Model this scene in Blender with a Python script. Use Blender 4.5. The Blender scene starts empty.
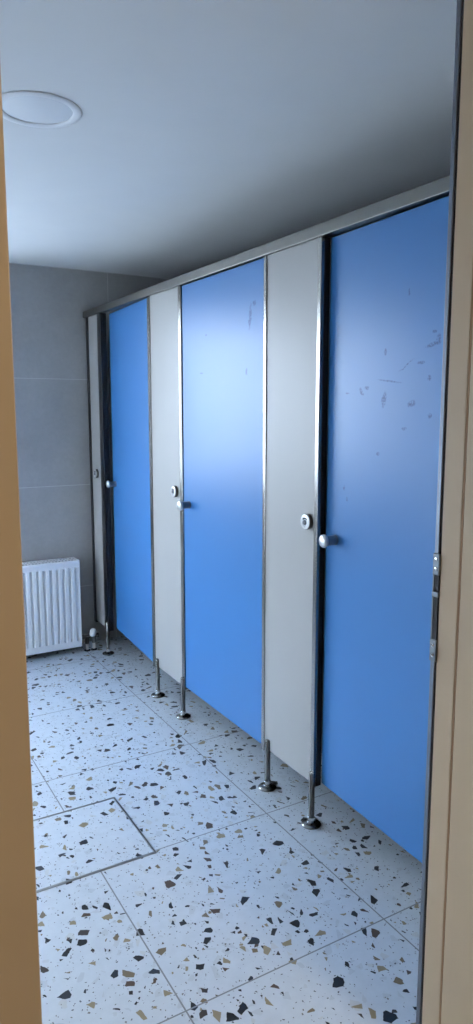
import bpy, bmesh, math, random
from mathutils import Vector, Matrix
random.seed(4)
PI = math.pi
sc = bpy.context.scene
COL = sc.collection

# ------------------------------------------------------------------ mesh helpers
def add_box(bm, x0, x1, y0, y1, z0, z1, bev=0.0, seg=2):
    r = bmesh.ops.create_cube(bm, size=1.0)
    vs = r['verts']
    for v in vs:
        v.co = Vector(((x0+x1)/2 + v.co.x*(x1-x0), (y0+y1)/2 + v.co.y*(y1-y0), (z0+z1)/2 + v.co.z*(z1-z0)))
    if bev > 0:
        es = list({e for v in vs for e in v.link_edges})
        bmesh.ops.bevel(bm, geom=es, offset=bev, segments=seg, affect='EDGES', profile=0.5)

def add_lathe(bm, prof, n=32, origin=(0, 0, 0), axis='Z'):
    """prof: list of (radius, height) revolved about the axis ('Z', or '-X' pointing to -x)."""
    rings = []
    for r, h in prof:
        ring = []
        for k in range(n):
            t = 2*PI*k/n
            if axis == 'Z':
                p = Vector((r*math.cos(t), r*math.sin(t), h))
            elif axis == '-Z':
                p = Vector((r*math.cos(t), -r*math.sin(t), -h))
            else:
                p = Vector((-h, r*math.cos(t), -r*math.sin(t)))
            ring.append(bm.verts.new(p + Vector(origin)))
        rings.append(ring)
    for a, b in zip(rings[:-1], rings[1:]):
        for k in range(n):
            bm.faces.new((a[k], a[(k+1) % n], b[(k+1) % n], b[k]))
    for ring, flip in ((rings[0], True), (rings[-1], False)):
        c = sum((v.co for v in ring), Vector())/n
        cv = bm.verts.new(c)
        for k in range(n):
            q = (ring[k], ring[(k+1) % n], cv)
            bm.faces.new(tuple(reversed(q)) if flip else q)
    bmesh.ops.remove_doubles(bm, verts=bm.verts[:], dist=1e-6)

def add_tube(bm, pts, r, n=14):
    pts = [Vector(p) for p in pts]
    rings = []
    for i, p in enumerate(pts):
        d = (pts[min(i+1, len(pts)-1)] - pts[max(i-1, 0)]).normalized()
        u = d.cross(Vector((0.3, 0.9, 0.17))).normalized()
        w = d.cross(u)
        rings.append([bm.verts.new(p + r*(math.cos(2*PI*k/n)*u + math.sin(2*PI*k/n)*w)) for k in range(n)])
    for a, b in zip(rings[:-1], rings[1:]):
        for k in range(n):
            bm.faces.new((a[k], a[(k+1) % n], b[(k+1) % n], b[k]))
    bm.faces.new(list(reversed(rings[0])))
    bm.faces.new(rings[-1])

def obj(name, bm, mat, parent=None, smooth=None):
    me = bpy.data.meshes.new(name)
    bmesh.ops.recalc_face_normals(bm, faces=bm.faces[:])
    if smooth:
        for f in bm.faces:
            f.smooth = True
    bm.to_mesh(me)
    bm.free()
    if smooth:
        try:
            me.set_sharp_from_angle(angle=math.radians(smooth))
        except Exception:
            pass
    me.materials.append(mat)
    o = bpy.data.objects.new(name, me)
    COL.objects.link(o)
    if parent:
        o.parent = parent
    return o

def box(name, mat, b, parent=None, bev=0.0):
    bm = bmesh.new()
    add_box(bm, *b, bev=bev)
    return obj(name, bm, mat, parent)

def struct(name, mat, boxes, bev=0.0):
    bm = bmesh.new()
    for b in boxes:
        add_box(bm, *b, bev=bev)
    o = obj(name, bm, mat)
    o['kind'] = 'structure'
    return o

def thing(name, label, cat, loc, group=None, rz=0.0):
    o = bpy.data.objects.new(name, None)
    o.empty_display_size = 0.05
    COL.objects.link(o)
    o.location = loc
    o.rotation_euler = (0, 0, rz)
    o['label'] = label
    o['category'] = cat
    if group:
        o['group'] = group
    return o

def dup(root, loc, label, rz=0.0):
    r = root.copy(); COL.objects.link(r)
    r.location = loc; r.rotation_euler = (0, 0, rz); r['label'] = label
    for ch in list(root.children):
        c = ch.copy(); COL.objects.link(c); c.parent = r
        for g in list(ch.children):
            d = g.copy(); COL.objects.link(d); d.parent = c
    return r

# ------------------------------------------------------------------ materials
def s2l(c):
    return tuple(((v/255)/12.92 if v/255 <= 0.04045 else ((v/255+0.055)/1.055)**2.4) for v in c) + (1.0,)

class NT:
    def __init__(self, name):
        self.m = bpy.data.materials.new(name)
        self.m.use_nodes = True
        self.t = self.m.node_tree
        self.p = self.t.nodes['Principled BSDF']
    def n(self, typ, **kw):
        nd = self.t.nodes.new(typ)
        for k, v in kw.items():
            setattr(nd, k, v)
        return nd
    def l(self, a, b):
        self.t.links.new(a, b)
    def math(self, op, a, b=None, c=None, clamp=False):
        nd = self.n('ShaderNodeMath', operation=op, use_clamp=clamp)
        for i, v in enumerate((a, b, c)):
            if v is None:
                continue
            if isinstance(v, (int, float)):
                nd.inputs[i].default_value = v
            else:
                self.l(v, nd.inputs[i])
        return nd.outputs[0]
    def mix(self, fac, a, b):
        nd = self.n('ShaderNodeMix', data_type='RGBA')
        for s, v in ((nd.inputs[0], fac), (nd.inputs[6], a), (nd.inputs[7], b)):
            if isinstance(v, (int, float, tuple)):
                s.default_value = v
            else:
                self.l(v, s)
        return nd.outputs[2]
    def noise(self, vec, scale, detail=3, rough=0.5):
        nd = self.n('ShaderNodeTexNoise')
        nd.inputs['Scale'].default_value = scale
        nd.inputs['Detail'].default_value = detail
        nd.inputs['Roughness'].default_value = rough
        if vec is not None:
            self.l(vec, nd.inputs['Vector'])
        return nd
    def ramp(self, fac, stops, interp='LINEAR'):
        nd = self.n('ShaderNodeValToRGB')
        nd.color_ramp.interpolation = interp
        el = nd.color_ramp.elements
        while len(el) < len(stops):
            el.new(0.5)
        for e, (p, c) in zip(el, stops):
            e.position = p
            e.color = c if len(c) == 4 else tuple(c)+(1,)
        self.l(fac, nd.inputs[0])
        return nd.outputs[0]
    def bump(self, h, strength, dist=0.002):
        b = self.n('ShaderNodeBump')
        b.inputs['Strength'].default_value = strength
        b.inputs['Distance'].default_value = dist
        self.l(h, b.inputs['Height'])
        self.l(b.outputs[0], self.p.inputs['Normal'])
    def set(self, col=None, rough=None, metal=None, spec=None):
        if col is not None: self.p.inputs['Base Color'].default_value = col
        if rough is not None: self.p.inputs['Roughness'].default_value = rough
        if metal is not None: self.p.inputs['Metallic'].default_value = metal
        if spec is not None: self.p.inputs['Specular IOR Level'].default_value = spec
        return self

def simple(name, col, rough=0.5, metal=0.0, spec=0.5, var=0.06, scale=18, bump=0.0, bscale=200):
    t = NT(name).set(col, rough, metal, spec)
    tc = t.n('ShaderNodeTexCoord').outputs['Object']
    nz = t.noise(tc, scale, 4).outputs['Fac']
    dark = tuple(v*(1-var*2) for v in col[:3])+(1,)
    lite = tuple(min(1, v*(1+var)) for v in col[:3])+(1,)
    t.l(t.mix(nz, dark, lite), t.p.inputs['Base Color'])
    if bump:
        t.bump(t.noise(tc, bscale, 2).outputs['Fac'], bump)
    return t.m

def brushed(name, col, rough, stretch=(2, 2, 200)):
    t = NT(name).set(col, rough, 1.0)
    tc = t.n('ShaderNodeTexCoord').outputs['Object']
    mp = t.n('ShaderNodeMapping')
    mp.inputs['Scale'].default_value = stretch
    t.l(tc, mp.inputs['Vector'])
    nz = t.noise(mp.outputs[0], 4, 4).outputs['Fac']
    t.l(t.mix(nz, tuple(v*0.82 for v in col[:3])+(1,), col), t.p.inputs['Base Color'])
    t.l(t.math('MULTIPLY_ADD', nz, 0.15, rough-0.06), t.p.inputs['Roughness'])
    return t.m

def terrazzo(name, seams=True):
    t = NT(name).set(None, 0.32, 0.0, 0.45)
    pos = t.n('ShaderNodeNewGeometry').outputs['Position']
    nz = t.noise(pos, 55, 2)
    off = t.n('ShaderNodeVectorMath', operation='SUBTRACT'); t.l(nz.outputs['Color'], off.inputs[0]); off.inputs[1].default_value = (0.5, 0.5, 0.5)
    sc_ = t.n('ShaderNodeVectorMath', operation='SCALE'); t.l(off.outputs[0], sc_.inputs[0]); sc_.inputs['Scale'].default_value = 0.007
    ad = t.n('ShaderNodeVectorMath', operation='ADD'); t.l(pos, ad.inputs[0]); t.l(sc_.outputs[0], ad.inputs[1])
    vec = ad.outputs[0]
    cloud = t.noise(pos, 30, 5, 0.6).outputs['Fac']
    col = t.mix(cloud, FLOOR_A, FLOOR_B)
    def layer(col, scale, p, m0, m1, shift, stops, strength=1.0, sx=1.0):
        mp = t.n('ShaderNodeMapping'); t.l(vec, mp.inputs['Vector'])
        mp.inputs['Location'].default_value = (shift, shift*0.37, 0)
        mp.inputs['Rotation'].default_value = (0, 0, shift)
        mp.inputs['Scale'].default_value = (sx, 1, 1)
        v1 = t.n('ShaderNodeTexVoronoi', voronoi_dimensions='2D', feature='F1')
        v2 = t.n('ShaderNodeTexVoronoi', voronoi_dimensions='2D', feature='DISTANCE_TO_EDGE')
        for v in (v1, v2):
            v.inputs['Scale'].default_value = scale
            t.l(mp.outputs[0], v.inputs['Vector'])
        sp = t.n('ShaderNodeSeparateColor'); t.l(v1.outputs['Color'], sp.inputs[0])
        margin = t.math('MULTIPLY_ADD', sp.outputs[1], m1-m0, m0)
        inside = t.math('MULTIPLY', t.math('SUBTRACT', v2.outputs['Distance'], margin), 40, clamp=True)
        on = t.math('LESS_THAN', sp.outputs[0], p)
        f = t.math('MULTIPLY', t.math('MULTIPLY', inside, on), strength)
        cc = t.ramp(sp.outputs[2], stops, 'CONSTANT')
        return t.mix(f, col, cc)
    pale = [(0.0, s2l((176, 178, 178))), (0.5, s2l((165, 170, 175))), (0.8, s2l((190, 182, 165)))]
    chips = [(0.0, s2l((36, 40, 48))), (0.26, s2l((24, 26, 31))), (0.50, s2l((84, 66, 52))), (0.62, s2l((58, 49, 44))), (0.70, s2l((152, 138, 110))), (0.88, s2l((124, 110, 88)))]
    col = layer(col, 34, 0.22, 0.12, 0.34, 3.1, pale, 0.3)
    col = layer(col, 170, 0.10, 0.16, 0.36, 5.7, [(0, s2l((60, 64, 72))), (0.6, s2l((105, 100, 92)))], 0.9)
    col = layer(col, 60, 0.065, 0.15, 0.33, 1.3, chips, 1.0, 1.15)
    col = layer(col, 28, 0.205, 0.15, 0.31, 0.45, chips, 1.0, 1.2)
    if seams:
        sx = t.n('ShaderNodeSeparateXYZ'); t.l(pos, sx.inputs[0])
        def near(v, o, p):
            a = t.math('DIVIDE', t.math('SUBTRACT', v, o), p)
            fr = t.math('ABSOLUTE', t.math('SUBTRACT', t.math('FRACT', t.math('ADD', a, 0.5)), 0.5))
            return t.math('LESS_THAN', t.math('MULTIPLY', fr, p), 0.0021)
        s = t.math('MAXIMUM', near(sx.outputs[0], 0.656, 0.619), near(sx.outputs[1], 1.372, 0.6145))
        col = t.mix(s, col, s2l((138, 140, 143)))
        t.bump(t.math('SUBTRACT', 1.0, s), 0.4, 0.001)
    t.l(col, t.p.inputs['Base Color'])
    return t.m

def wall_tile(name):
    t = NT(name).set(None, 0.55, 0.0, 0.35)
    pos = t.n('ShaderNodeNewGeometry').outputs['Position']
    n1 = t.noise(pos, 3.5, 8, 0.68).outputs['Fac']
    n2 = t.noise(pos, 42, 4, 0.6).outputs['Fac']
    c = t.mix(n1, s2l((150, 149, 147)), s2l((196, 195, 193)))
    c = t.mix(t.math('MULTIPLY', n2, 0.35), c, s2l((136, 134, 132)))
    sx = t.n('ShaderNodeSeparateXYZ'); t.l(pos, sx.inputs[0])
    def near(v, o, p, w=0.0014):
        a = t.math('DIVIDE', t.math('SUBTRACT', v, o), p)
        fr = t.math('ABSOLUTE', t.math('SUBTRACT', t.math('FRACT', t.math('ADD', a, 0.5)), 0.5))
        return t.math('LESS_THAN', t.math('MULTIPLY', fr, p), w)
    s = t.math('MAXIMUM', near(sx.outputs[2], 0.977, 0.6205), near(t.math('ADD', sx.outputs[0], sx.outputs[1]), 1.523+4.14, 1.22))
    c = t.mix(s, c, s2l((206, 206, 203)))
    t.l(c, t.p.inputs['Base Color'])
    t.bump(n2, 0.12, 0.001)
    return t.m

def blue_panel(name, smudges=()):
    """blue laminate; smudges = (y, z, half-width, half-height, slope) scuffs in door coordinates"""
    t = NT(name).set(BLUE, 0.35, 0.0, 0.5)
    tc = t.n('ShaderNodeTexCoord').outputs['Object']
    nz = t.noise(tc, 2.2, 3).outputs['Fac']
    c = t.mix(nz, tuple(v*0.95 for v in BLUE[:3])+(1,), BLUE)
    wob = t.noise(tc, 45, 3)
    sx = t.n('ShaderNodeSeparateXYZ'); t.l(tc, sx.inputs[0])
    wy = t.math('MULTIPLY_ADD', t.math('SUBTRACT', wob.outputs['Fac'], 0.5), 0.03, sx.outputs[1])
    wz = sx.outputs[2]
    tot = None
    for (y, z, hw, hh, k) in smudges:
        dy = t.math('SUBTRACT', wy, y)
        dz = t.math('SUBTRACT', t.math('SUBTRACT', wz, z), t.math('MULTIPLY', dy, k))
        a = t.math('POWER', t.math('ABSOLUTE', t.math('DIVIDE', dy, hw)), 2)
        b = t.math('POWER', t.math('ABSOLUTE', t.math('DIVIDE', dz, hh)), 2)
        f = t.math('SUBTRACT', 1.0, t.math('ADD', a, b), clamp=True)
        tot = f if tot is None else t.math('MAXIMUM', tot, f)
    if tot is not None:
        gate = t.math('MULTIPLY', t.math('SUBTRACT', t.noise(tc, 160, 2).outputs['Fac'], 0.33), 4, clamp=True)
        f = t.math('MULTIPLY', t.math('MULTIPLY', tot, 1.5, clamp=True), t.math('MULTIPLY', gate, 0.78))
        c = t.mix(f, c, s2l((26, 68, 118)))
        t.l(t.math('MULTIPLY_ADD', f, 0.2, 0.35), t.p.inputs['Roughness'])
    t.l(c, t.p.inputs['Base Color'])
    return t.m

FLOOR_A = s2l((196, 202, 208)); FLOOR_B = s2l((216, 222, 228))
BLUE = s2l((60, 120, 180))
M = {}
M['floor'] = terrazzo('terrazzo_tiles')
M['hatch'] = terrazzo('terrazzo_plain', False)
M['tile'] = wall_tile('grey_stone_tile')
M['bouncecut'] = simple('bounce_cut_charcoal', s2l((74, 74, 76)), 0.6)  # unseen side walls made dark to cut light bounced onto the ceiling
M['ceiling'] = simple('white_ceiling_paint', s2l((222, 222, 220)), 0.85, 0, 0.2, 0.02, 6, 0.08, 300)
M['plaster'] = simple('corridor_plaster', s2l((205, 196, 182)), 0.9, 0, 0.2, 0.03, 5)
M['jamb'] = simple('beige_frame_paint', s2l((196, 172, 142)), 0.5, 0, 0.35, 0.03, 9, 0.05, 250)
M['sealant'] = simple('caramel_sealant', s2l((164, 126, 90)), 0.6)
M['legsteel'] = brushed('leg_steel', s2l((136, 135, 132)), 0.26, (40, 40, 2))
M['flange'] = brushed('flange_steel', s2l((150, 149, 146)), 0.22, (6, 6, 6))
M['steel'] = brushed('brushed_steel', s2l((188, 188, 184)), 0.36)
M['rail'] = brushed('brushed_rail_steel', s2l((134, 131, 125)), 0.33, (40, 1, 300))
M['chrome'] = brushed('polished_chrome', s2l((205, 205, 205)), 0.16)
M['darksteel'] = brushed('dark_steel', s2l((118, 116, 112)), 0.35)
M['alu'] = brushed('frame_aluminium', s2l((126, 132, 142)), 0.45)
M['plate'] = brushed('strike_plate_steel', s2l((128, 134, 138)), 0.5, (5, 5, 60))
M['black'] = simple('rubber_and_gap_black', s2l((22, 22, 24)), 0.6)
M['grey'] = simple('grey_laminate', s2l((166, 164, 160)), 0.4, 0, 0.45, 0.02, 4)
M['white'] = simple('white_enamel', s2l((236, 236, 236)), 0.35, 0, 0.5, 0.01, 10)
M['diffuser'] = simple('downlight_diffuser', s2l((224, 226, 228)), 0.5, 0, 0.4, 0.01, 10)
M['pvc'] = simple('white_window_plastic', s2l((235, 235, 232)), 0.4)
M['pipe'] = simple('white_pipe_sleeve', s2l((214, 212, 208)), 0.4)
M['fins'] = simple('shaded_radiator_inside', s2l((96, 98, 100)), 0.5, 0.4)  # shade inside the radiator put into the colour, so the grille slots read dark
M['dark'] = simple('dark_recess', s2l((40, 42, 46)), 0.7)
M['satin'] = brushed('satin_nickel', s2l((214, 214, 212)), 0.34, (6, 6, 6))
M['trim'] = brushed('polished_edge_trim', s2l((160, 157, 152)), 0.2)
M['darktrim'] = brushed('dark_edge_trim', s2l((70, 69, 68)), 0.3)
M['steelgrey'] = simple('satin_grey_metal', s2l((120, 123, 130)), 0.35, 0.5, 0.5, 0.02)
M['red'] = simple('indicator_white', s2l((225, 228, 230)), 0.4)

# ------------------------------------------------------------------ layout (metres)
FX = 1.375                 # front plane of the cubicles, running along y
YB = 4.14                  # back wall
YF, YC = 1.13, 0.86        # front wall: room side, corridor side
XL, XR = -0.95, 2.65       # left wall, right wall
ZC = 2.22                  # ceiling
JL, JR = 0.1987, 1.074      # doorway jambs
WX0, WX1, WZ0, WZ1 = -0.78, 0.74, 0.92, 2.06   # window in the back wall, beyond the left jamb

LY0, LY1, LZ0, LZ1 = 2.2, 3.8, 0.50, 1.25     # added unseen window in the left wall, set low for its light
# ------------------------------------------------------------------ setting
struct('floor', M['floor'], [(XL-.15, XR+.15, YC, YB+.15, -.1, 0)])
struct('ceiling', M['ceiling'], [(XL-.15, XR+.15, YC, YB+.15, ZC, ZC+.1)])
struct('wall_back', M['tile'], [(XL-.15, WX0, YB, YB+.15, 0, ZC), (WX1, XR+.15, YB, YB+.15, 0, ZC),
                                (WX0, WX1, YB, YB+.15, 0, WZ0), (WX0, WX1, YB, YB+.15, WZ1, ZC)])
struct('wall_right', M['bouncecut'], [(XR, XR+.15, YC, YB, 0, ZC)])
struct('wall_left', M['bouncecut'], [(XL-.15, XL, YC, LY0, 0, ZC), (XL-.15, XL, LY1, YB, 0, ZC),
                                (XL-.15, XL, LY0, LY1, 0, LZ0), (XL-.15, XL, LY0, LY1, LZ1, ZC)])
w2 = struct('fill_window', M['pvc'], [(XL-.11, XL-.05, LY0, LY0+.05, LZ0, LZ1), (XL-.11, XL-.05, LY1-.05, LY1, LZ0, LZ1),
                                   (XL-.11, XL-.05, LY0+.05, LY1-.05, LZ0, LZ0+.05), (XL-.11, XL-.05, LY0+.05, LY1-.05, LZ1-.05, LZ1)])  # window added out of view to brighten floor, doors and back wall
box('window_sill', M['pvc'], (XL-.05, XL+.03, LY0, LY1, LZ0-.02, LZ0+.005), w2, .004)
struct('wall_front', M['tile'], [(XL, JL, YC+.02, YF, 0, ZC), (JR+.13, XR, YC+.02, YF, 0, ZC)])
# window
WM = (WX0+WX1)/2
w = struct('window_1', M['pvc'], [(WX0, WX0+.05, YB+.05, YB+.11, WZ0, WZ1), (WX1-.05, WX1, YB+.05, YB+.11, WZ0, WZ1),
                                  (WX0+.05, WX1-.05, YB+.05, YB+.11, WZ0, WZ0+.05), (WX0+.05, WX1-.05, YB+.05, YB+.11, WZ1-.05, WZ1),
                                  (WM-.03, WM+.03, YB+.05, YB+.11, WZ0+.05, WZ1-.05)])
box('window_sill', M['pvc'], (WX0, WX1, YB-.03, YB+.05, WZ0-.02, WZ0+.005), w, .004)
g = NT('window_glass'); g.p.inputs['Transmission Weight'].default_value = 1; g.set((1, 1, 1, 1), 0.0); g.p.inputs['IOR'].default_value = 1.01
for a, b in ((WX0+.05, WM-.03), (WM+.03, WX1-.05)):
    box('pane', g.m, (a, b, YB+.078, YB+.084, WZ0+.05, WZ1-.05), w)
box('pane', g.m, (XL-.084, XL-.078, LY0+.05, LY1-.05, LZ0+.05, LZ1-.05), w2)
# corridor on the camera's side
CX0, CX1, CY0, CZ = -1.1, 2.0, -1.5, 2.6
struct('floor_corridor', M['floor'], [(CX0-.1, CX1+.1, CY0-.1, YC, -.1, 0)])
struct('ceiling_corridor', M['plaster'], [(CX0-.1, CX1+.1, CY0-.1, YC+.02, CZ, CZ+.1)])
struct('wall_corridor_left', M['plaster'], [(CX0-.1, CX0, CY0, YC, 0, CZ)])
struct('wall_corridor_right', M['plaster'], [(CX1, CX1+.1, CY0, YC, 0, CZ)])
struct('wall_corridor_rear', M['plaster'], [(CX0-.1, CX1+.1, CY0-.1, CY0, 0, CZ)])
struct('wall_corridor_doorway', M['plaster'], [(CX0, JL-.06, YC, YC+.02, 0, CZ), (JR+.10, CX1, YC, YC+.02, 0, CZ), (JL-.06, JR+.10, YC, YC+.02, ZC, CZ)])
# door frame
d = struct('door_1', M['jamb'], [(JL-.06, JL, YC-.004, YC+.03, 0, ZC), (JL-.06, JL-.003, YC+.03, YF, 0, ZC)], .002)
bm = bmesh.new()
add_box(bm, JR, JR+.10, .9742, 1.023, 0, ZC, .0015)
add_box(bm, JR+.001, JR+.10, YC-.004, .9705, 0, ZC, .003)
obj('right_jamb', bm, M['jamb'], d)
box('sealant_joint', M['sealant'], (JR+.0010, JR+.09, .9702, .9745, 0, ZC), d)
box('gasket', M['black'], (JR+.003, JR+.09, 1.023, 1.0295, 0, ZC), d)
box('frame_edge_strip', M['alu'], (JR+.0, JR+.10, 1.0295, 1.0415, 0, ZC), d, .002)
# strike plate of the lock, set into the frame edge
def zz(z): return 1.42+(z-1.42)*.93
b = bmesh.new()
add_box(b, JR-.0045, JR+.001, 1.023, 1.0402, zz(1.060), zz(1.108), .001)
add_box(b, JR-.0045, JR+.001, 1.023, 1.0402, zz(.862), zz(.912), .001)
add_box(b, JR-.0035, JR+.001, 1.0360, 1.0406, zz(.912), zz(1.060), .0008)
add_box(b, JR-.0045, JR+.001, 1.023, 1.0402, zz(1.010), zz(1.022), .001)
sp = obj('strike_plate', b, M['plate'], d)
box('latch_opening', M['dark'], (JR-.002, JR+.001, 1.025, 1.036, zz(.912), zz(1.060)), sp)
for z in (1.096, 1.074, 0.899, 0.876):
    bm = bmesh.new()
    add_lathe(bm, [(.0042, 0), (.0042, .001), (.003, .0022), (0.0008, .0024)], 16, (JR-.0043, 1.0315, zz(z)), '-X')
    obj('screw', bm, M['chrome'], sp, 40)

# ------------------------------------------------------------------ head rail
hr = thing('head_rail', 'long brushed steel rail running along the top of the blue cubicle fronts', 'rail', (FX, 0, 1.948))
bm = bmesh.new()
add_box(bm, -.010, .026, YF, YB-.02, 0, .037, .0018)
obj('rail_profile', bm, M['rail'], hr)
box('end_cap', M['darksteel'], (-.008, .024, YB-.022, YB-.0005, .002, .0355), hr)

# ------------------------------------------------------------------ pilasters
def foot_leg(y, r=.0108, x=-.004):
    """leg tube with a low dome flange; returns leg, flange and collar meshes"""
    a = bmesh.new(); add_lathe(a, [(r, .008), (r, .190), (r*.8, .1935)], 24, (x, y, 0))
    b = bmesh.new(); add_lathe(b, [(.0325, .0), (.0345, .002), (.0345, .005), (.031, .0085), (.024, .0115), (.0165, .0135), (.0145, .0145), (.0135, .016)], 36, (x, y, 0))
    c = bmesh.new(); add_lathe(c, [(.0125, .014), (.0125, .030), (.0112, .0315)], 24, (x, y, 0))
    return a, b, c

def lock_parts(root, y, z):
    D = .016
    b = bmesh.new(); add_lathe(b, [(.0235, .006), (.0245, D-.002), (.0240, D), (.0165, D+.0006), (.016, D-.002)], 40, (0, y, z), '-X')
    lk = obj('lock', b, M['satin'], root, 35)
    b = bmesh.new(); add_lathe(b, [(.0258, 0.0005), (.0264, .001), (.0264, D-.004), (.0255, D-.003)], 40, (0, y, z), '-X')
    obj('lock_rim', b, M['darksteel'], lk, 35)
    b = bmesh.new(); add_lathe(b, [(.0155, .002), (.0155, D-.0015), (.015, D-.001)], 32, (0, y, z), '-X')
    obj('indicator_disc', b, M['red'], lk, 35)
    b = bmesh.new(); add_lathe(b, [(.0085, .006), (.0085, D+.002), (.0075, D+.003)], 20, (0, y, z-.002), '-X')
    add_box(b, -D-.0040, -D-.001, y-.0055, y+.0055, z-.0032, z-.0008)
    obj('spindle', b, M['steelgrey'], lk, 35)
    b = bmesh.new()                                    # curved indicator window above the spindle
    n = 14
    for k in range(n):
        t0 = math.radians(35+110*k/n); t1 = math.radians(35+110*(k+1)/n)
        vs = []
        for h in (D-.0012, D+.0004):
            for (rr, t) in ((.0100, t0), (.0140, t0), (.0140, t1), (.0100, t1)):
                vs.append(b.verts.new((-h, y+rr*math.cos(t), z+rr*math.sin(t))))
        b.faces.new(vs[4:8]); b.faces.new((vs[3], vs[2], vs[1], vs[0]))
        b.faces.new((vs[1], vs[2], vs[6], vs[5])); b.faces.new((vs[0], vs[4], vs[7], vs[3]))
    obj('indicator_window', b, M['dark'], lk)
    b = bmesh.new()                                    # latch case behind the panel, its bolt reaching past the edge
    add_box(b, .0135, .031, y-.036, y+.030, z-.03, z+.03, .002)
    add_box(b, .016, .024, y-.050, y-.034, z-.008, z+.008, .001)
    obj('latch_case', b, M['darksteel'], lk)
    return lk

def pilaster(y0, y1, label, lock_dy, tn, tf, legs):
    """tn, tf: widths of the near and far edge trims; legs: leg positions measured from the near edge"""
    t = thing('pilaster', label, 'partition panel', (FX, y0, 0), 'grey panels between the blue cubicle doors')
    wd = y1-y0
    box('panel', M['grey'], (0, .013, .008, wd-.008, .150, 1.9475), t, .001)
    box('edge_trim', M['trim'], (-.004, .009, 0, tn, .138, 1.9478), t, .0018)
    box('edge_trim', M['trim'], (-.004, .009, wd-tf, wd, .138, 1.9478), t, .0018)
    box('gap_shade_strip', M['black'], (.0092, .030, .0004, .010, .140, 1.9475), t, .001)  # black strip standing in for the shade inside the door gap
    for y in legs:
        a, b, c = foot_leg(y)
        lg = obj('leg', a, M['legsteel'], t, 40)
        obj('foot_flange', b, M['flange'], lg, 40)
        obj('collar', c, M['chrome'], lg, 40)
    lock_parts(t, lock_dy, 1.055)
    return t
pilaster(1.844, 2.178, 'nearest wide pale grey panel with round lock, between largest blue door and middle door', .052, .019, .019, (.007, .288))
pilaster(2.843, 3.211, 'pale grey panel between the middle blue door and the farthest blue door', .075, .028, .032, (.018, .308))
p0 = pilaster(3.857, 4.106, 'narrow far grey panel against tiled wall beside the radiator valve', .127, .058, .034, (.012,))
for o in [c for c in p0.children if c.name.startswith('edge_trim')]:
    o.data.materials.clear(); o.data.materials.append(M['darktrim'])
# end post by the doorway wall
ep = thing('end_post', 'slim steel end post of the cubicles beside the doorway wall', 'post', (FX, YF, 0))
box('edge_trim', M['steel'], (-.004, .009, 0, .050, .138, 1.9478), ep, .0018)
a, b, c = foot_leg(.030)
lg = obj('leg', a, M['legsteel'], ep, 40); obj('foot_flange', b, M['flange'], lg, 40); obj('collar', c, M['chrome'], lg, 40)

# ------------------------------------------------------------------ cubicle doors (hinged on the camera-side edge, opening inwards)
def knob_bm(y, z):
    b = bmesh.new(); add_lathe(b, [(.0172, 0), (.0172, .002), (.0160, .003), (.0160, .036), (.0168, .038)], 32, (0, y, z), '-X')
    h = bmesh.new(); add_lathe(h, [(.0168, .038), (.0208, .040), (.0220, .043), (.0214, .047), (.0175, .051), (.0105, .0535), (.003, .0543)], 36, (0, y, z), '-X')
    return b, h
def door(yh, wd, ang, mat, label):
    t = thing('cubicle_door', label, 'door', (FX+.001, yh, 0), 'blue cubicle doors', -math.radians(ang))
    box('door_panel', mat, (0, .013, .004, wd, .152, 1.944), t, .0015)
    b, h = knob_bm(wd-.052, 1.008)
    k = obj('knob', b, M['steelgrey'], t, 35)
    obj('knob_cap', h, M['satin'], k, 40)
    for z in (.32, 1.72):
        bm = bmesh.new()
        add_tube(bm, [(.020, .010, z-.045), (.020, .010, z+.045)], .007)
        add_box(bm, 0.0125, .017, .012, .060, z-.03, z+.03, .001)
        obj('hinge', bm, M['darksteel'], t, 40)
    return t
SM3 = [(1.473, 1.732, .006, .012, 0), (1.564, 1.582, .009, .012, 0), (1.375, 1.588, .032, .007, -.15), (1.355, 1.600, .010, .016, 0),
       (1.416, 1.544, .017, .005, 0), (1.668, 1.474, .010, .012, .6), (1.645, 1.484, .010, .007, 0), (1.566, 1.448, .009, .024, -1.5), (1.449, 1.437, .017, .010, -.3),
       (1.476, 1.368, .010, .006, 0), (1.584, 1.294, .007, .006, 0), (1.545, 1.500, .060, .003, .12), (1.475, 1.540, .030, .003, -.6),
       (1.385, 1.503, .008, .009, 0), (1.378, 1.405, .010, .009, 0), (1.745, 1.180, .007, .010, 0), (1.726, 1.146, .007, .009, 0), (1.74, 1.47, .012, .003, 0), (1.37, 1.62, .008, .005, 0)]
D3, D2, D1 = (1.186, .652, 2.3), (2.1805, .659, 0.0), (3.2085, .647, 4.0)
m3 = blue_panel('blue_laminate_scuffed', [(y-D3[0], z, a, b, k) for y, z, a, b, k in SM3])
m2 = blue_panel('blue_laminate_marked', [(2.276-D2[0], 1.755, .014, .045, -1.8), (2.245-D2[0], 1.80, .010, .012, 0), (2.30-D2[0], 1.56, .008, .014, 0), (2.66-D2[0], 1.57, .012, .004, 0), (2.62-D2[0], 1.72, .01, .004, 0)])
m1 = blue_panel('blue_laminate_clean')
door(*D3, m3, 'nearest and largest blue cubicle door, scuffed and ajar, right of widest grey panel')
door(*D2, m2, 'middle blue cubicle door, shut, between two pale grey panels')
door(*D1, m1, 'farthest and narrowest blue cubicle door, ajar, nearest the tiled back wall')

# ------------------------------------------------------------------ partition walls between the cubicles
pp = thing('divider_panel', 'grey divider wall behind the nearest wide grey panel', 'partition panel', (FX+.018, 2.02, 0), 'grey dividers between the cubicles')
box('panel', M['grey'], (0, XR-FX-.0185, -.0065, .0065, .150, 1.947), pp, .001)
bm = bmesh.new(); add_lathe(bm, [(.03, 0), (.03, .008), (.012, .014), (.011, .15)], 24, (.62, 0, 0))
obj('leg', bm, M['darksteel'], pp, 40)
dup(pp, (FX+.018, 3.04, 0), 'grey divider wall behind the pale grey panel of the farther pair of doors')

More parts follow.
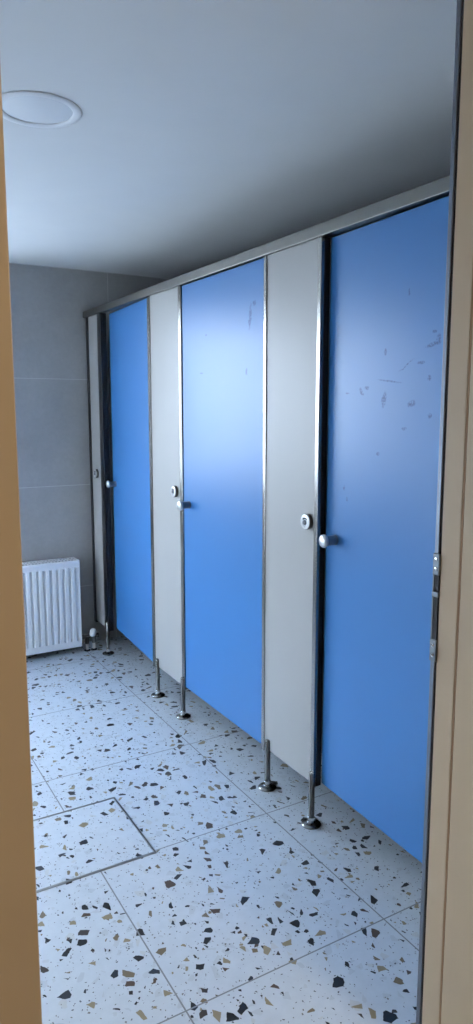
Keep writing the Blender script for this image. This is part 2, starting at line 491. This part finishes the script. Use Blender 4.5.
# ------------------------------------------------------------------ floor hatch
hx0, hx1, hy0, hy1 = .442, .846, 1.972, 2.358
fh = thing('floor_hatch', 'square terrazzo access hatch with thin steel edging set in the floor', 'hatch', ((hx0+hx1)/2, (hy0+hy1)/2, 0))
a, b = (hx1-hx0)/2, (hy1-hy0)/2
box('cover', M['hatch'], (-a+.009, a-.009, -b+.009, b-.009, 0.0, .0022), fh, .0006)
bm = bmesh.new()
for (o, w_, z) in ((0, .0032, .0026), (.0058, .0030, .0026)):
    add_box(bm, -a+o, a-o, -b+o, -b+o+w_, 0, z); add_box(bm, -a+o, a-o, b-o-w_, b-o, 0, z)
    add_box(bm, -a+o, -a+o+w_, -b+o+w_, b-o-w_, 0, z); add_box(bm, a-o-w_, a-o, -b+o+w_, b-o-w_, 0, z)
fr = obj('edging', bm, M['steel'], fh)
bm = bmesh.new()
o = .003
for q in ((-a+o, a-o, -b+o, -b+o+.003), (-a+o, a-o, b-o-.003, b-o), (-a+o, -a+o+.003, -b+o, b-o), (a-o-.003, a-o, -b+o, b-o)):
    add_box(bm, *q, 0, .0008)
obj('gap', bm, M['dark'], fh)

# ------------------------------------------------------------------ downlight (switched off)
dl = thing('ceiling_downlight', 'round white recessed downlight, switched off, in the ceiling', 'lamp', (.566, 2.045, ZC))
bm = bmesh.new()
add_lathe(bm, [(.098, -.010), (.1165, 0), (.1175, .002), (.1160, .0042), (.108, .0055), (.098, .0055), (.0935, .003), (.092, -.006)], 72, (0, 0, 0), '-Z')
obj('trim_ring', bm, M['white'], dl, 50)
bm = bmesh.new()
add_lathe(bm, [(.0925, -0.004), (.0925, .0006), (.0915, .0009)], 72, (0, 0, 0), '-Z')
obj('diffuser', bm, M['diffuser'], dl, 40)

# ------------------------------------------------------------------ radiator
RX0, RX1, RY0, RY1, RZ0, RZ1 = .44, 1.243, 3.95, 4.085, .042, .560
rd = thing('radiator', 'white ribbed panel radiator under grey tiles on the back wall', 'radiator', ((RX0+RX1)/2, RY1, 0))
hw = (RX1-RX0)/2
W0, W1 = -hw, hw
yf, yb = RY0-RY1, 0.0
pitch = .0368
zs = [RZ0, RZ0+.004, RZ0+.030, RZ0+.036, RZ0+.040, RZ0+.056, RZ1-.052, RZ1-.038, RZ1-.030, RZ1-.020, RZ1-.006, RZ1]
nrib = int((W1-W0-.05)//pitch)
xs0 = W1-.024
xs = [W1, W1-.004]
xl = []
for k in range(nrib):
    c = xs0-(k+.5)*pitch
    xl += [(c+pitch*.44, 0), (c+pitch*.24, 1), (c-pitch*.24, 1), (c-pitch*.44, 0)]
cols = [(W1, 0), (W1-.004, 0)] + xl + [(W0+.004, 0), (W0, 0)]
bm = bmesh.new()
grid = []
for i, z in enumerate(zs):
    row = []
    for j, (x, rb) in enumerate(cols):
        y = yf
        if i in (0, len(zs)-1): y += .005
        if j in (0, len(cols)-1): y += .005
        amp = {4: 0.0, 5: .014, 6: .014, 7: 0.0}.get(i, 0.0)
        if rb: y += -amp*.15
        elif 2 <= j < len(cols)-2: y += amp
        row.append(bm.verts.new((x, y, z)))
    grid.append(row)
for i in range(len(zs)-1):
    for j in range(len(cols)-1):
        bm.faces.new((grid[i][j], grid[i][j+1], grid[i+1][j+1], grid[i+1][j]))
# return edges make the plate a closed tray
back = [[bm.verts.new((x, yf+.022, z)) for x in (W1, W0)] for z in (RZ0, RZ1)]
bm.faces.new([grid[0][j] for j in range(len(cols))] + [back[0][1], back[0][0]])
bm.faces.new([grid[-1][j] for j in reversed(range(len(cols)))] + [back[1][0], back[1][1]])
bm.faces.new([grid[i][0] for i in range(len(zs))] + [back[1][0], back[0][0]])
bm.faces.new([grid[i][-1] for i in reversed(range(len(zs)))] + [back[0][1], back[1][1]])
bm.faces.new((back[0][0], back[0][1], back[1][1], back[1][0]))
obj('front_panel', bm, M['white'], rd, 30)
box('rear_panel', M['fins'], (W0+.01, W1-.01, yb-.055, yb-.033, RZ0+.01, RZ1-.012), rd, .003)
bm = bmesh.new()
for k in range(30):
    x = W0+.03+k*(W1-W0-.06)/29
    add_box(bm, x-.0008, x+.0008, yf+.022, yb-.055, RZ0+.03, RZ1-.04)
obj('convector_fins', bm, M['fins'], rd)
for x in (W1-.0025, W0):
    bm = bmesh.new()
    add_box(bm, x, x+.0025, yf+.012, yb-.025, RZ0+.004, RZ1-.002, .0008)
    obj('side_cover', bm, M['white'], rd)
bm = bmesh.new()                                       # pressed top grille: two rows of slots
zt = RZ1
add_box(bm, W0+.003, W1-.003, yf+.006, yf+.018, zt-.003, zt+.001)
add_box(bm, W0+.003, W1-.003, yb-.038, yb-.026, zt-.003, zt+.001)
ym = (yf+.018+yb-.038)/2
add_box(bm, W0+.003, W1-.003, ym-.004, ym+.004, zt-.003, zt+.001)
n = 42
for k in range(n+1):
    x = W0+.006+k*(W1-W0-.012)/n
    for (ya, yb2) in ((yf+.018, ym-.004), (ym+.004, yb-.038)):
        add_box(bm, x-.0038, x+.0038, ya, yb2, zt-.003, zt+.001)
obj('top_grille', bm, M['white'], rd)
for x in (W0+.12, W1-.12):
    box('wall_bracket', M['white'], (x-.012, x+.012, -.035, YB-RY1-.0005, RZ0+.05, RZ1-.06), rd, .002)
# valve block at the lower right with head and two floor pipes
vy = 3.985-RY1
cx_ = (RX0+RX1)/2
bm = bmesh.new()
add_tube(bm, [(1.241-cx_, vy, .088), (1.265-cx_, vy, .088), (1.352-cx_, vy, .086)], .0115)
add_tube(bm, [(1.282-cx_, vy, .090), (1.282-cx_, vy, .045)], .0125)
add_tube(bm, [(1.324-cx_, vy, .090), (1.324-cx_, vy, .045)], .0125)
add_tube(bm, [(1.250-cx_, vy, .088), (1.264-cx_, vy, .088)], .0155, 6)
add_tube(bm, [(1.340-cx_, vy, .086), (1.353-cx_, vy, .086)], .0155, 6)
add_tube(bm, [(1.309-cx_, vy-.004, .094), (1.311-cx_, vy-.020, .106)], .013)
vb = obj('valve_body', bm, M['darksteel'], rd, 40)
bm = bmesh.new()
add_lathe(bm, [(.012, -.004), (.0165, 0), (.0185, .010), (.0180, .028), (.0150, .037), (.0085, .041), (.004, .042)], 28)
bmesh.ops.transform(bm, matrix=Matrix.Translation((1.311-cx_, vy-.020, .098)) @ Matrix.Rotation(math.radians(20), 4, 'X'), verts=bm.verts[:])
obj('valve_cap', bm, M['white'], vb, 40)
for x in (1.282, 1.324):
    bm = bmesh.new()
    add_tube(bm, [(x-cx_, vy, .052), (x-cx_, vy, 0.0)], .0095)
    pz = obj('pipe', bm, M['pipe'], rd, 40)
    bm = bmesh.new(); add_lathe(bm, [(.018, 0), (.018, .004), (.013, .008), (.0098, .009)], 24, (x-cx_, vy, 0))
    obj('pipe_collar', bm, M['dark'], pz, 40)

# ------------------------------------------------------------------ added fill lamp, unseen behind the camera, to warm the jambs
cl = thing('jamb_fill_lamp', 'added round warm fill lamp behind the camera, lighting the door jambs', 'lamp', (1.25, -.20, CZ))
bm = bmesh.new(); add_lathe(bm, [(.17, 0), (.17, .02), (.16, .03), (.15, .03)], 48, (0, 0, 0), '-Z')
obj('fill_lamp_base', bm, M['white'], cl, 40)
em = NT('warm_fill_glow'); em.set((1, .85, .65, 1), .4)
em.p.inputs['Emission Color'].default_value = (1.0, .88, .69, 1); em.p.inputs['Emission Strength'].default_value = LAMP = 92.0
bm = bmesh.new(); add_lathe(bm, [(.15, .028), (.145, .045), (.12, .065), (.08, .078), (.03, .084)], 48, (0, 0, 0), '-Z')
obj('fill_lamp_shade', bm, em.m, cl, 60)

# ------------------------------------------------------------------ daylight
wd_ = bpy.data.worlds.new('daylight'); sc.world = wd_; wd_.use_nodes = True
wt = wd_.node_tree
bg = wt.nodes['Background']
tcw = wt.nodes.new('ShaderNodeTexCoord'); sxw = wt.nodes.new('ShaderNodeSeparateXYZ'); rw = wt.nodes.new('ShaderNodeValToRGB')
mr = wt.nodes.new('ShaderNodeMapRange'); mr.inputs['From Min'].default_value = -1; mr.inputs['From Max'].default_value = 1
wt.links.new(tcw.outputs['Generated'], sxw.inputs[0]); wt.links.new(sxw.outputs[2], mr.inputs['Value']); wt.links.new(mr.outputs[0], rw.inputs[0])
el = rw.color_ramp.elements
el[0].position = 0.0; el[0].color = (.25, .31, .38, 1)          # ground outside
el[1].position = 1.0; el[1].color = (.50, .70, 1.02, 1)
for p_, c_ in ((.47, (.40, .49, .60, 1)), (.52, (.79, .94, 1.13, 1)), (.70, (.68, .86, 1.10, 1))):
    e = el.new(p_); e.color = c_
wt.links.new(rw.outputs[0], bg.inputs['Color'])
bg.inputs['Strength'].default_value = SKY = 14.0

for nm, sx_, sz_, loc, dr in (('portal_back', WX1-WX0, WZ1-WZ0, (WM, YB+.13, (WZ0+WZ1)/2), (0, -1, 0)), ('portal_left', LY1-LY0, LZ1-LZ0, (XL-.13, (LY0+LY1)/2, (LZ0+LZ1)/2), (1, 0, 0))):
    pl = bpy.data.lights.new(nm, 'AREA'); pl.shape = 'RECTANGLE'; pl.size = sx_; pl.size_y = sz_
    pl.cycles.is_portal = True
    po = bpy.data.objects.new(nm, pl); COL.objects.link(po)
    po.location = loc
    po.rotation_euler = Vector(dr).to_track_quat('-Z', 'Z').to_euler()

# ------------------------------------------------------------------ camera
cam = bpy.data.cameras.new('camera'); co = bpy.data.objects.new('camera', cam); COL.objects.link(co)
cam.sensor_fit = 'VERTICAL'; cam.sensor_height = 36.0; cam.lens = 713.0/1024*36.0
cam.clip_start = 0.02
pitch_, yaw = math.atan(102/713.0), math.radians(30.1)
co.location = (0, 0, 1.42)
co.rotation_euler = (PI/2-pitch_, 0, -yaw)
sc.camera = co
vs = sc.view_settings
vs.view_transform = 'Standard'; vs.look = 'None'; vs.exposure = 0.08; vs.gamma = 1.0; vs.use_curve_mapping = False
